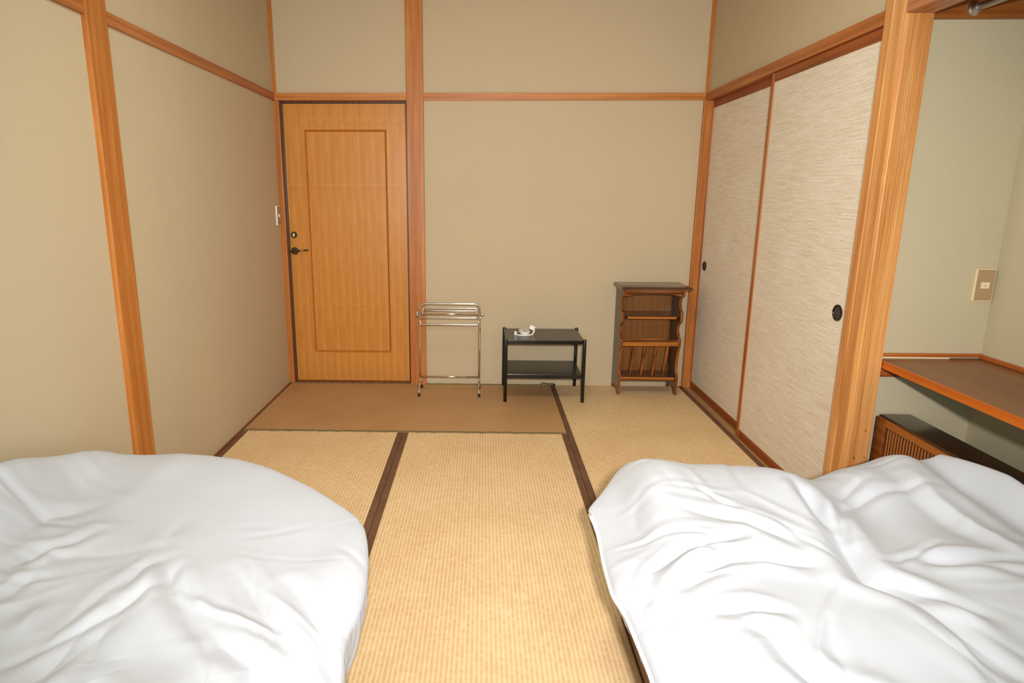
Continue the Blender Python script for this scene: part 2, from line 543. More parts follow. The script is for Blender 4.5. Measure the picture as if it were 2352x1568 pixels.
M_lamp.b.inputs['Emission Strength'].default_value = 2.0
M_lamp = M_lamp.m
M_win = NT('window_paper', .8)
M_win.color(srgb(235, 238, 240))
M_win.b.inputs['Emission Color'].default_value = (.86, .97, 1, 1)
M_win.b.inputs['Emission Strength'].default_value = .8
M_win = M_win.m

# ------------------------------------------------------------------ the room
XR = 2.66       # face of the closet wall
YA = -1.86      # end wall of the alcove
XS = 3.11       # side wall of the alcove
ZC = 2.62
YB = -4.92

def struct(name, bm, m, label, cat='wall', **k):
    o = obj(name, bm, m, **k)
    return setp(o, label, cat, kind='structure')

struct('floor', bx(-.1, 3.25, YB-.1, .15, -.16, -.055), M_gap, 'subfloor under the tatami mats', 'floor')
struct('ceiling', bx(-.1, 3.25, YB-.1, .15, ZC, ZC+.08), M_ceil, 'flat boarded ceiling above the picture', 'ceiling')
bm = bmesh.new()
box(bm, -.1, .02, 0, .1, -.1, ZC)
box(bm, .02, .86, 0, .1, 1.82, ZC)
box(bm, .86, 2.75, 0, .1, -.1, ZC)
struct('wall_back', bm, M_wall, 'beige fabric-papered back wall behind the black table and the door')
struct('wall_left', bx(-.1, 0, YB, 0, -.1, ZC), M_wall, 'beige papered left wall crossed by a brown post')
struct('wall_right', bx(XR, XR+.08, -1.83, 0, 1.83, ZC), M_wall, 'beige papered wall above the sliding closet doors')
struct('wall_alcove_end', bx(2.70, 3.2, YA, YA+.06, -.1, ZC), M_wall2, 'beige end wall of the alcove with the wall switch, tinted for greenish light')
struct('wall_alcove_side', bx(XS, XS+.08, YB, YA, -.1, ZC), M_wall2, 'beige side wall of the alcove at the right picture edge')
bm = bmesh.new()
for a in ((-.1, .25, -.1, ZC), (2.35, 3.2, -.1, ZC), (.25, 2.35, -.1, .75), (.25, 2.35, 2.0, ZC)):
    box(bm, a[0], a[1], YB-.1, YB, a[2], a[3])
struct('wall_rear', bm, M_wall, 'beige wall behind the camera around the window')
wn = empty('window_1', (1.3, YB, .75), 'paper-screened window behind the camera', 'window', kind='structure')
obj('window_paper', bx(.25, 2.35, YB-.05, YB-.04, .75, 2.0), M_win, wn)
for x in (.25, .76, 1.28, 1.8, 2.31):
    obj('window_bar', bx(x, x+.04, YB-.04, YB-.01, .75, 2.0), W_post, wn)
struct('wall_closet', bx(3.0, 3.05, YA+.06, 0, -.1, ZC), M_wall, 'inner wall of the closet behind the sliding doors')
struct('wall_alcove_lintel', bx(2.65, 2.70, YB, -1.93, 1.95, ZC), M_wall, 'beige wall above the beam over the alcove')

# posts, rails, trims
n_trim = [0]
def trim(bm, m, label, cat='trim', **k):
    n_trim[0] += 1
    return struct('trim_%d' % n_trim[0], bm, m, label, cat, **k)
RZ0, RZ1 = 1.808, 1.851
trim(bx(-.03, .019, -1.943, -1.822, -.05, ZC, bev=.006, seg=3), W_post, 'worn brown timber post on the left wall', 'post', origin=(0, -1.88, 0))
trim(bx(-.01, .012, -1.824, -.004, RZ0, RZ1, bev=.002), W_raily, 'sloping brown picture rail on the left wall between post and corner', 'rail', origin=(0, -.9, 1.83))
trim(bx(-.01, .012, YB, -1.94, RZ0, RZ1, bev=.002), W_raily, 'brown picture rail on the left wall nearest the camera, left of the post', 'rail', origin=(0, -3.3, 1.83))
trim(bx(.824, .929, -.022, .05, -.01, ZC, bev=.005, seg=3), W_post, 'brown timber post standing right of the panelled door', 'post', origin=(.877, 0, 0))
trim(bx(.925, 2.645, -.014, .02, RZ0, RZ1, bev=.002), W_railx, 'long brown rail across the back wall, right of the door post', 'rail', origin=(1.8, 0, 1.83))
trim(bx(-.002, .83, -.018, .06, RZ0, RZ1, bev=.002), W_railx, 'short brown lintel right above the panelled door', 'lintel', origin=(.4, 0, 1.83))
trim(bx(-.004, .022, -.014, .01, RZ1, ZC, bev=.002), W_post, 'thin brown strip in the upper left corner of the room', 'trim', origin=(.01, 0, 2.2))
trim(bx(2.640, 2.668, -.012, .01, RZ1, ZC, bev=.002), W_post, 'thin brown strip in the upper right corner of the room', 'trim', origin=(2.65, 0, 2.2))
bm = bmesh.new()
box(bm, -.006, .034, -.012, .09, -.01, RZ0, bev=.003)
trim(bm, W_post, 'narrow brown door jamb in the left corner beside the door', 'jamb', origin=(.01, 0, 0))
trim(bx(.034, .045, .002, .09, -.01, RZ0), W_jamb, 'dark shiny inner jamb left of the door', 'jamb', origin=(.04, 0, 0))
trim(bx(.805, .84, .05, .095, 0, RZ0), W_jamb, 'dark strip imitating the shaded gap between the door edge and the post', 'jamb', origin=(.82, 0, 0))  # dark backing, its colour stands for the shade in the door gap
trim(bx(.03, .83, .03, .09, 1.795, RZ0), W_jamb, 'dark strip imitating the shaded gap between the door and its lintel', 'trim', origin=(.4, 0, 1.8))  # solid dark strip, shade of the gap put into its colour
trim(bx(.03, .83, -.004, .09, -.02, .007), W_base, 'low brown threshold under the door', 'threshold', origin=(.4, 0, 0))
trim(bx(2.633, 2.692, -.024, .05, -.01, RZ0, bev=.003), W_post, 'brown post in the far right corner behind the small cabinet', 'post', origin=(2.66, 0, 0))
trim(bx(2.642, 2.73, -1.81, -.006, RZ0-.004, RZ1, bev=.003), W_raily, 'long brown lintel above the sliding closet doors', 'lintel', origin=(2.66, -.9, 1.83))
trim(bx(2.642, 2.76, -1.81, -.02, -.05, -.002), W_sill, 'pale wooden sill groove under the sliding closet doors', 'sill', origin=(2.66, -.9, 0))
bm = bmesh.new()
pts = [(2.642, -1.92), (2.723, -1.92), (2.723, -1.806), (2.634, -1.806), (2.634, -1.846), (2.6375, -1.851), (2.634, -1.856), (2.634, -1.908)]
prism(bm, pts, 'Z', -.05, ZC)
es = [e for e in bm.edges if abs((e.verts[0].co-e.verts[1].co).z) > 1 and (e.verts[0].co.x < 2.65 and e.verts[0].co.y < -1.9)]
bmesh.ops.bevel(bm, geom=es, offset=.003, segments=3, affect='EDGES')
trim(bm, W_pillar, 'thick square pillar with strong wavy grain between closet and alcove', 'pillar', origin=(2.68, -1.86, 0))
trim(bx(2.634, 2.723, YB, -1.92, 1.808, 1.95, bev=.003), wood('beam_wood', srgb(140, 80, 44), srgb(182, 118, 76), srgb(202, 146, 106), 'Y', ring=40, ringamt=.22), 'wooden beam running from the pillar above the alcove', 'beam', origin=(2.68, -3, 1.87))
trim(bx(2.72, XS, YA-.02, YA, 1.803, 1.95, bev=.002), W_board, 'brown board across the top of the alcove end wall holding the clothes rod', 'board', origin=(2.9, YA, 1.87))
struct('baseboard_left', bx(0, .013, -1.824, -.012, -.05, .004), W_base, 'thin brown baseboard strip along the left wall', 'baseboard', origin=(0, -1, 0))

# panelled door
door = empty('door_1', (.43, .03, 0), 'honey-coloured veneered door with one tall recessed panel and lever handle', 'door', kind='structure')
DX0, DX1, DZ0, DZ1, DY = .046, .8105, .009, 1.793, .03
PX0, PX1, PZ0, PZ1 = .172, .69, .205, 1.640
def ringmesh(o, i, yo, yi):
    bm = bmesh.new()
    A = [bm.verts.new((x, yo, z)) for x, z in ((o[0], o[2]), (o[1], o[2]), (o[1], o[3]), (o[0], o[3]))]
    B = [bm.verts.new((x, yi, z)) for x, z in ((i[0], i[2]), (i[1], i[2]), (i[1], i[3]), (i[0], i[3]))]
    for k in range(4):
        bm.faces.new((A[k], A[(k+1) % 4], B[(k+1) % 4], B[k]))
    return bm
bm = bmesh.new()
g = .0115
box(bm, DX0, PX0, DY, DY+.035, DZ0, DZ1)
box(bm, PX1, DX1, DY, DY+.035, DZ0, DZ1)
box(bm, PX0, PX1, DY, DY+.035, DZ0, PZ0)
box(bm, PX0, PX1, DY, DY+.035, PZ1, DZ1)
bmesh.ops.remove_doubles(bm, verts=bm.verts, dist=.0001)
obj('door_leaf', bm, M_door, door)
bm = ringmesh((PX0, PX1, PZ0, PZ1), (PX0+g, PX1-g, PZ0+g, PZ1-g), DY-.001, DY+.012)
r = bmesh.ops.extrude_face_region(bm, geom=bm.faces[:])
bmesh.ops.translate(bm, verts=[v for v in r['geom'] if isinstance(v, bmesh.types.BMVert)], vec=(0, .012, 0))
bmesh.ops.recalc_face_normals(bm, faces=bm.faces)
M_mould = plain('moulding_wood', srgb(186, 112, 44), .22, .5, vary=.08, scale=30)
obj('moulding', bm, M_mould, door)
obj('door_panel', bx(PX0+g, PX1-g, DY+.006, DY+.03, PZ0+g, PZ1-g, bev=.002), M_door, door)
hc = (.0745, DY, .884)
h = obj('lever_handle', lathe(bmesh.new(), [(.024, 0), (.024, -.006), (.02, -.010), (.009, -.011), (.009, -.036), (.0, -.036)], hc, (0, 1, 0), 20), M_bronze, door, auto=40)
obj('lever', tube(bmesh.new(), [(hc[0]-.012, DY-.038, hc[2]-.004), (hc[0], DY-.041, hc[2]), (hc[0]+.03, DY-.043, hc[2]+.004), (hc[0]+.098, DY-.043, hc[2]+.009)], [.0085, .008, .006, .0055], 10), M_bronze, h, smooth=True)
lc = (.0745, DY, .988)
h = obj('lock', lathe(bmesh.new(), [(.0205, 0), (.0205, -.007), (.016, -.012), (.0, -.012)], lc, (0, 1, 0), 20), M_bronze, door, auto=40)
obj('thumb_turn', bx(lc[0]-.004, lc[0]+.004, DY-.024, DY-.012, lc[2]-.011, lc[2]+.010, bev=.002), M_steel, h)

# sliding closet doors
def fusuma(name, xf, y0, y1, hy, label, stile0, stile1):
    z0, z1 = .001, 1.803
    e = empty(name, (xf, (y0+y1)/2, 0), label, 'sliding door', kind='structure')
    rb = .046
    obj('paper_panel', bx(xf+.0025, xf+.014, y0+.012, y1-.012, z0+rb-.006, z1-.036), M_fus, e)
    obj('top_rail', bx(xf, xf+.016, y0, y1, z1-.042, z1, bev=.0015), W_fusumay, e)
    obj('bottom_rail', bx(xf, xf+.016, y0, y1, z0, z0+rb, bev=.0015), W_fusumay, e)
    obj('stile', bx(xf-.003, xf+.017, y0, y0+stile0, z0, z1, bev=.002), W_fusuma, e)
    obj('stile', bx(xf-.003, xf+.017, y1-stile1, y1, z0, z1, bev=.002), W_fusuma, e)
    R = .0315 if xf < 2.67 else .029
    hb = bmesh.new()
    lathe(hb, [(R, 0), (R, -.004), (R-.003, -.0062), (R-.005, -.0055), (R-.008, -.0005), (R-.009, .001)], (xf+.0025, hy[0], hy[1]), (1, 0, 0), 28)
    p = obj('finger_pull', hb, M_blackpull, e, auto=35)
    obj('pull_dish', lathe(bmesh.new(), [(R-.0078, 0), (R-.012, .0012), (0, .0016)], (xf+.0006, hy[0], hy[1]), (1, 0, 0), 28), M_pulldish, p, auto=50)
fusuma('door_2', 2.687, -.955, -.022, (-.106, .815), 'farther patterned paper sliding closet door beside the corner post', .02, .012)
fusuma('door_3', 2.655, -1.808, -.912, (-1.718, .810), 'nearer patterned paper sliding closet door beside the pillar', .02, .026)

# ------------------------------------------------------------------ tatami
def tatami(x0, x1, y0, y1, axis, label, m=M_tat, bands=True):
    e = empty('tatami_mat', ((x0+x1)/2, (y0+y1)/2, -.05), label, 'tatami mat')
    g = .0008
    obj('woven_surface', bx(x0+g, x1-g, y0+g, y1-g, -.05, 0, bev=.002), m, e)
    b = .030
    if axis == 'Y':
        obj('cloth_border', bx(x0+g, x0+b, y0+g, y1-g, -.02, .0014, bev=.0012), M_border, e)
        obj('cloth_border', bx(x1-b, x1-g, y0+g, y1-g, -.02, .0014, bev=.0012), M_border, e)
    else:
        obj('cloth_border', bx(x0+g, x1-g, y0+g, y0+b, -.02, .0014, bev=.0012), M_border, e)
        obj('cloth_border', bx(x0+g, x1-g, y1-b, y1-g, -.02, .0014, bev=.0012), M_border, e)
    return e
tatami(.013, .882, -2.79, -.9215, 'Y', 'tatami mat along the left wall, in front of the browner rush mat')
tatami(.882, 1.760, -2.79, -.9215, 'Y', 'middle tatami mat running between the two beds')
tatami(1.760, 2.642, -1.84, -.002, 'Y', 'tatami mat under the small wooden cabinet beside the closet doors')
M_tat2 = mat_tatami('tatami_weave_cross', srgb(216, 178, 130), srgb(234, 203, 156), srgb(246, 222, 184), .0135, .0095, 'X')
tatami(1.760, 2.642, -3.68, -1.84, 'Y', 'tatami mat under the right bed')
tatami(.013, 1.760, -3.68, -2.79, 'X', 'tatami mat under the left bed beside the camera', M_tat2)
tatami(.013, 2.642, -4.56, -3.68, 'X', 'tatami mat behind the camera under the bed heads', M_tat2)
struct('trim_40', bx(2.642, XS, YB, -1.92, -.05, 0), W_base, 'wooden alcove floor board under the heater', 'board', origin=(2.8, -3, 0))
rm = empty('rush_mat', (.88, -.46, -.05), 'darker brown finely woven rush mat in front of the door with green braided edges', 'rush mat')
obj('woven_surface', bx(.014, 1.7595, -.9205, -.004, -.05, .0006, bev=.002), M_rush, rm)
def braid(ya, yb, z):
    bm = bmesh.new()
    n = 60
    ym, hw = (ya+yb)/2, (yb-ya)/2
    for i in range(n):
        x0 = .016+(1.7575-.016)*i/n
        x1 = .016+(1.7575-.016)*(i+1)/n
        j = .0012*math.sin(i*2.1)+.0008*math.sin(i*.7)
        box(bm, x0, x1, ym-hw+j, ym+hw+j, -.01, z+.0006*math.sin(i*1.7))
    return bm
obj('braided_edge', braid(-.9195, -.900, .0028), M_selv, rm)
obj('braided_edge', braid(-.022, -.003, .0028), M_selv, rm)

# ------------------------------------------------------------------ chrome towel rack
rk = empty('towel_rack', (1.094, -.19, 0), 'chrome folding towel rack with thin bars standing before the door post', 'towel rack')
xl, xr_, yk, zt = .9045, 1.284, -.19, .5785
ar = .034
fr = [(xl, yk, .10), (xl, yk, .3)] + [(xl+ar-ar*math.cos(a), yk, zt-ar+ar*math.sin(a)) for a in [i*PI/16 for i in range(9)]] + \
     [(xr_-ar+ar*math.sin(a), yk, zt-ar+ar*math.cos(a)) for a in [i*PI/16 for i in range(9)]] + [(xr_, yk, .3), (xr_, yk, .10)]
obj('frame', tube(bmesh.new(), fr, .0066, 12), M_chrome, rk, smooth=True)
zh = .512
def wing(dy, z, r=.0046, x_in=.012):
    rr = .012
    sy = yk+dy
    pts = [(xl+x_in, yk, zh), (xl+x_in, yk+dy*.7, zh+(z-zh)*.7), (xl+x_in+.003, sy, z), (xl+x_in+rr, sy, z),
           (xr_-x_in-rr, sy, z), (xr_-x_in-.003, sy, z), (xr_-x_in, yk+dy*.7, zh+(z-zh)*.7), (xr_-x_in, yk, zh)]
    return tube(bmesh.new(), pts, r, 10)
for dy, z, xi in ((.02, .547, .020), (.035, .527, .012), (-.03, .494, .010), (-.012, .447, .006)):
    obj('bar', wing(dy, z, x_in=xi), M_chrome, rk, smooth=True)
obj('hinge_bar', tube(bmesh.new(), [(xl-.012, yk, zh), (xr_+.012, yk, zh)], .0052, 10), M_chrome, rk, smooth=True)
obj('stretcher', tube(bmesh.new(), [(xl, yk, .1035), (xr_, yk, .1035)], .0056, 10), M_chrome, rk, smooth=True)
for s, x in ((-1, xl), (1, xr_)):
    kb = bmesh.new()
    if s < 0:
        for dz, dy in ((.008, 0), (-.010, .006), (-.002, -.012)):
            lathe(kb, [(.007, 0), (.009, .003), (.009, .012), (.006, .016), (0, .016)], (x-.006, yk+dy, zh+dz), (s, 0, 0), 12)
    else:
        lathe(kb, [(.008, 0), (.0095, .002), (.0095, .018), (.0085, .02), (0, .02)], (x+.006, yk, zh), (s, 0, 0), 14)
        lathe(kb, [(.007, 0), (.008, .002), (.007, .010), (0, .012)], (x+.002, yk-.004, zh-.02), (s, 0, -.3), 12)
    obj('knob', kb, M_chrome, rk, auto=40)
    for d in (-1, 1):
        pts = [(x, yk, .112), (x, yk, .088), (x, yk+d*.012, .072), (x, yk+d*.07, .052), (x, yk+d*.088, .042), (x, yk+d*.093, .026), (x, yk+d*.093, .008)]
        lg = obj('leg', tube(bmesh.new(), pts, .0058, 10), M_chrome, rk, smooth=True)
        obj('rubber_foot', lathe(bmesh.new(), [(.0092, 0), (.0092, .004), (.0078, .019), (.006, .0195)], (x, yk+d*.093, .0008), (0, 0, 1), 12), M_rubber, lg, auto=40)

# ------------------------------------------------------------------ black side table
tb = empty('side_table', (1.684, -.193, 0), 'small black two-tier side table against the back wall', 'table')
tx0, tx1, ty0, ty1 = 1.4465, 1.919, -.372, -.020
obj('tabletop', bx(tx0, tx1, ty0, ty1, .3645, .3895, bev=.002), M_black, tb)
obj('lower_shelf', bx(tx0+.004, tx1-.004, ty0+.004, ty1-.004, .149, .1745, bev=.002), M_black, tb)
for x in (tx0-.001, tx1+.001):
    for y in (ty0-.001, ty1-.001):
        obj('leg', lathe(bmesh.new(), [(.0100, 0), (.0108, .001), (.0108, .392), (.0095, .3955), (.006, .3965)], (x, y, 0.0008), (0, 0, 1), 20), M_black, tb, auto=40)

# white gadget on the table
gd = empty('travel_clock', (1.560, -.205, .3895), 'tiny white round-faced clock on a curved white strap, lying on the black table', 'clock')
gz = .3897
gx, gy = 1.562, -.205
pts = [(gx-.052+.104*t, gy-.03-.022*math.sin(PI*t), gz+.0045) for t in [i/12 for i in range(13)]]
pts += [(gx+.056, gy-.022, gz+.010), (gx+.062, gy-.018, gz+.022), (gx+.066, gy-.012, gz+.036)]
bmb = bmesh.new()
tube(bmb, pts, [.0055]*len(pts), 8)
obj('strap', bmb, M_white, gd, smooth=True)
obj('strap_end', bx(gx-.061, gx-.045, gy-.036, gy-.022, gz, gz+.026, bev=.003), M_white, gd)
bmb = bx(-.017, .017, -.004, .004, -.013, .013, bev=.002)
bmesh.ops.rotate(bmb, verts=bmb.verts, cent=(0, 0, 0), matrix=Matrix.Rotation(-.45, 3, 'X') @ Matrix.Rotation(.4, 3, 'Y'))
bmesh.ops.translate(bmb, verts=bmb.verts, vec=(gx+.052, gy-.008, gz+.044))
tab = obj('tab', bmb, M_white, gd)
cs = obj('case', lathe(bmesh.new(), [(.022, 0), (.029, .003), (.031, .010), (.031, .020), (.028, .025), (0, .025)], (gx+.006, gy-.006, gz+.006), (0, -.35, 1), 28), M_white, gd, auto=40)
obj('face', lathe(bmesh.new(), [(.026, 0), (.026, .0012), (0, .0014)], (gx+.006, gy-.006-.35*.0237, gz+.006+.0237), (0, -.35, 1), 28), M_clear, cs, auto=40)
obj('hand', tube(bmesh.new(), [(gx+.006, gy-.0155, gz+.0312), (gx-.001, gy-.004, gz+.0352)], .0013, 6), M_ink, cs)
obj('rear_lid', lathe(bmesh.new(), [(.022, 0), (.028, .003), (.028, .020), (.024, .026), (0, .0265)], (gx-.004, gy+.038, gz+.0005), (0, 0, 1), 24), M_clear, gd, auto=40)

# ------------------------------------------------------------------ small magazine cabinet
cb = empty('magazine_cabinet', (2.356, -.12, 0), 'small glossy dark wood cabinet with scalloped sides, shelves and spindle magazine rack', 'cabinet')
def smoothp(P, it=2):
    P = [Vector(p) for p in P]
    for _ in range(it):
        Q = [P[0]]
        for a, b in zip(P[:-1], P[1:]):
            Q += [a*.75+b*.25, a*.25+b*.75]
        Q.append(P[-1])
        P = Q
    return [tuple(p) for p in P]
front = smoothp([(-.205, .001), (-.207, .06), (-.210, .118), (-.205, .132), (-.186, .15), (-.182, .20), (-.193, .27), (-.214, .325), (-.222, .366), (-.200, .372)], 2) + \
    smoothp([(-.192, .378), (-.163, .395), (-.158, .43), (-.176, .462), (-.200, .470), (-.219, .474), (-.222, .50), (-.219, .540), (-.203, .546)], 2) + \
    smoothp([(-.192, .552), (-.168, .570), (-.166, .598), (-.182, .626), (-.206, .634), (-.236, .638), (-.240, .66), (-.240, .682)], 2)
foot = [(-.004, .682), (-.004, .001), (-.03, .001)] + smoothp([(-.032, .02), (-.05, .034), (-.10, .040), (-.145, .038), (-.164, .025)], 2) + [(-.172, .001)]
prof = front + foot
CX0, CX1, CT = 2.168, 2.546, .017
for x in (CX0, CX1-CT):
    obj('side_panel', prism(bmesh.new(), prof, 'X', x, x+CT, bev=.003, seg=2, mi_side=1), [W_cab, W_cabspin], cb, auto=50)  # rim faces take the brighter wood, edge highlight and wear painted in
bm = bx(2.148, 2.577, -.268, -.001, .682, .700)
es = [e for e in bm.edges if e.verts[0].co.z > .69 and e.verts[1].co.z > .69]
bmesh.ops.bevel(bm, geom=es, offset=.009, segments=4, affect='EDGES', profile=.35)
obj('cabinet_top', bm, W_cabx, cb, auto=50)
obj('back_panel', bx(CX0+CT, CX1-CT, -.012, -.005, .085, .682), W_cabback, cb)
bm = bmesh.new()
ap = [(CX0+CT, .682), (CX0+CT, .640)] + [(CX0+CT+.02+(CX1-CX0-2*CT-.04)*t, .642+.012*math.sin(PI*t)**.6) for t in [i/12 for i in range(13)]] + [(CX1-CT, .640), (CX1-CT, .682)]
obj('apron', prism(bm, ap, 'Y', -.226, -.212, bev=.001), W_cabedge, cb)
for z, y0 in ((.497, -.185),):
    sh = obj('shelf', bx(CX0+CT, CX1-CT, y0, -.012, z, z+.014), W_cabx, cb)
    obj('shelf_lip', bx(CX0+CT+.022, CX1-CT-.016, y0-.016, y0, z-.005, z+.015, bev=.006, seg=3), W_cabedge, sh, auto=50)
sh = obj('bottom_shelf', bx(CX0+CT, CX1-CT, -.184, -.012, .098, .112), W_cabx, cb)
obj('shelf_lip', bx(CX0+CT, CX1-CT, -.198, -.184, .090, .114, bev=.005, seg=3), W_cabedge, sh, auto=50)
bm = bmesh.new()
n = 24
xa, xb = CX0+CT, CX1-CT
rt = [(xa, .322), (xb, .322)]
for i in range(n+1):
    t = 1-i/n
    x = xa+(xb-xa)*t
    a = abs(t-.5)*2
    z = .372-.010*a if a < .55 else (.3665-.012*math.sin((a-.55)/.45*PI)*.9)
    rt.append((x, z))
obj('magazine_rail', prism(bm, rt, 'Y', -.214, -.199, bev=.002), W_cabedge, cb, auto=50)
sp = [(.0052, 0), (.0055, .03), (.0062, .036), (.0048, .040), (.008, .050), (.0085, .062), (.006, .082), (.0046, .094), (.0075, .099), (.0075, .103), (.005, .106), (.0078, .110), (.0078, .114), (.0052, .120), (.0078, .150), (.0085, .165), (.0066, .195), (.0055, .218)]
for i in range(4):
    x = CX0+CT+.069+i*.0705
    a = Vector((x-.003, -.160, .110))
    b = Vector((x+.003, -.206, .324))
    d = b-a
    obj('spindle', lathe(bmesh.new(), [(r_*1.3, t*d.length/.218) for r_, t in sp], a, d, 12), W_cabspin, cb, auto=60)

# cable end lying by the wall under the table
bm = tube(bmesh.new(), [(1.700, -.010, .006), (1.706, -.012, .014), (1.716, -.014, .016), (1.745, -.016, .011), (1.775, -.016, .012), (1.790, -.016, .009), (1.792, -.022, .006), (1.77, -.028, .0055)], .0032, 8)
setp(obj('cable', bm, M_rubber, origin=(1.745, -.016, .002), smooth=True), 'short black cable end lying on the floor by the wall behind the black table', 'cable')

# ------------------------------------------------------------------ alcove: shelf, heater, rod, switch
sf = empty('wall_shelf', (2.92, -2.6, .64), 'brown wooden alcove shelf with a bright orange front edge above the heater', 'shelf')
obj('shelf_board', bx(2.7355, XS-.001, -3.9, YA-.002, .647, .672), W_shelf, sf)
obj('front_edge', bx(2.727, 2.735, -3.9, YA-.012, .646, .673, bev=.0015), W_shelfedge, sf)
obj('cleat', bx(2.728, 2.86, YA-.022, YA-.001, .605, .646, bev=.002), W_trimred, sf)
obj('caulk_strip', bx(2.735, 2.99, YA-.015, YA-.001, .6725, .6775), M_cream, sf)
obj('wall_moulding', bx(2.726, XS-.001, YA-.013, YA-.001, .678, .690, bev=.002), W_trimred, sf)
obj('wall_moulding', bx(XS-.013, XS-.001, -3.9, YA-.012, .673, .689, bev=.002), W_trimredy, sf)

ht = empty('heater_cabinet', (2.81, -2.4, 0), 'retro wood-cased floor heater with dark glossy top and black slatted grille under the shelf', 'heater')
HX0, HX1, HY0, HY1, HZ0, HZ1 = 2.748, 2.872, -3.0, -1.893, .0, .468
obj('casing', bx(HX0+.012, HX1, HY0, HY1, HZ0, HZ1, bev=.006, seg=3), W_heattop, ht, auto=40)
GY1, GY0, GZ0, GZ1 = -1.948, -2.90, .12, .437
bm = bmesh.new()
box(bm, HX0, HX0+.012, GY1, HY1-.003, HZ0+.02, HZ1-.006, bev=.003)
obj('front_end_panel', bm, W_heatz, ht)
obj('front_top_rail', bx(HX0, HX0+.012, HY0, GY1, GZ1, HZ1-.006, bev=.003), W_heat, ht)
obj('front_bottom_rail', bx(HX0, HX0+.012, HY0, GY1, HZ0+.02, GZ0, bev=.003), W_heat, ht)
obj('front_end_panel', bx(HX0, HX0+.012, HY0+.003, GY0, GZ0, GZ1, bev=.002), W_heatz, ht)
obj('grille_cloth', bx(HX0+.010, HX0+.0135, GY0, GY1, GZ0, GZ1), M_grill, ht)
slat_me = None
y = GY1-.011
k = 0
while y > GY0+.01 and k < 64:
    if slat_me is None:
        so = obj('slat', bx(HX0+.0065, HX0+.0098, y-.0072, y, GZ0, GZ1, bev=.001, seg=1), W_slat, ht)
        slat_me = so.data
        y_first = y
    else:
        so = bpy.data.objects.new('slat', slat_me)
        COL.objects.link(so)
        so.parent = ht
        so.location = (0, y-y_first, 0)
    y -= .0151
    k += 1

rd = empty('clothes_rod', (2.8713, -1.883, 1.8305), 'steel clothes rod with round wall flange at the top of the alcove', 'rod')
fl = obj('flange', lathe(bmesh.new(), [(.0225, 0), (.0225, .003), (.020, .006), (.0145, .012), (.0135, .022), (.0, .022)], (2.8713, YA-.0205, 1.8305), (0, -1, 0), 24), M_steel, rd, auto=40)
obj('screw', lathe(bmesh.new(), [(.003, 0), (.0028, .0015), (0, .002)], (2.8713+.004, YA-.0255, 1.8305-.0165), (0, -1, -.2), 10), M_chrome, fl)
obj('tube', tube(bmesh.new(), [(2.8713, YA-.03, 1.8305), (2.8713, -4.2, 1.8305)], .0115, 18), M_steel, rd, smooth=True)

sw = empty('wall_switch', (3.065, YA, .94), 'cream framed switch plate with small square button on the alcove wall', 'switch')
obj('frame', bx(3.036, 3.103, YA-.011, YA-.0005, .882, .997, bev=.0015), M_cream, sw)
obj('plate', bx(3.0395, 3.1005, YA-.0118, YA-.010, .885, .994, bev=.0005), M_plate, sw)
b_ = obj('button', bx(3.0555, 3.0845, YA-.0145, YA-.0115, .928, .950, bev=.0008), M_cream, sw)
obj('indicator', lathe(bmesh.new(), [(.004, 0), (.0038, .0008), (0, .001)], (3.070, YA-.0143, .9385), (0, -1, 0), 12), M_clear, b_)
for z in (.8915, .9885):
    obj('screw', lathe(bmesh.new(), [(.0028, 0), (.0026, .0006), (0, .0008)], (3.070, YA-.0117, z), (0, -1, 0), 10), M_plate, sw)
sw2 = empty('wall_switch', (0, -.056, 1.113), 'white switch plate on the left wall beside the door jamb', 'switch')
obj('frame', bx(.0005, .0095, -.094, -.016, 1.053, 1.173, bev=.0015), M_white, sw2)
obj('plate', bx(.009, .0105, -.090, -.020, 1.057, 1.169, bev=.0004), M_plate, sw2)
obj('button', bx(.010, .014, -.069, -.043, 1.103, 1.123, bev=.0008), M_white, sw2)

# ------------------------------------------------------------------ beds
def bed(x0, x1, y1, zt, label, mlabel):
    e = empty('bed', ((x0+x1)/2, -3.35, 0), label, 'bed')
    y0 = -4.33
    zr = zt-.145
    for x in (x0, x1-.025):
        obj('side_rail', bx(x, x+.025, y0, y1, .03, zr, bev=.003), W_bed, e)
    for y in (y0, y1-.025):
        obj('end_board', bx(x0+.026, x1-.026, y, y+.025, .03, zr, bev=.003), W_bed, e)
    for x in (x0+.027, x1-.087):
        for y in (y0+.027, y1-.087):
            obj('leg', bx(x, x+.06, y, y+.06, .0016, zt-.21, bev=.003), W_bed, e)
    for i in range(8):
        yy = y0+.12+i*.2
        obj('slat', bx(x0+.026, x1-.026, yy, yy+.07, zt-.208, zt-.19), W_bed, e)
    m = setp(obj('mattress', bx(x0+.03, x1-.03, y0+.03, y1-.03, zt-.189, zt, bev=.03, seg=3), M_matt, origin=((x0+x1)/2, -3.4, zt-.189), auto=60), mlabel, 'mattress')
bed(.04, .94, -2.74, .27, 'low wooden bed along the left wall, hidden under the white duvet', 'pale mattress under the left white duvet')
bed(1.726, 2.635, -2.46, .345, 'low reddish wooden bed near the alcove, side rail showing under the duvet', 'pale mattress under the right white duvet')

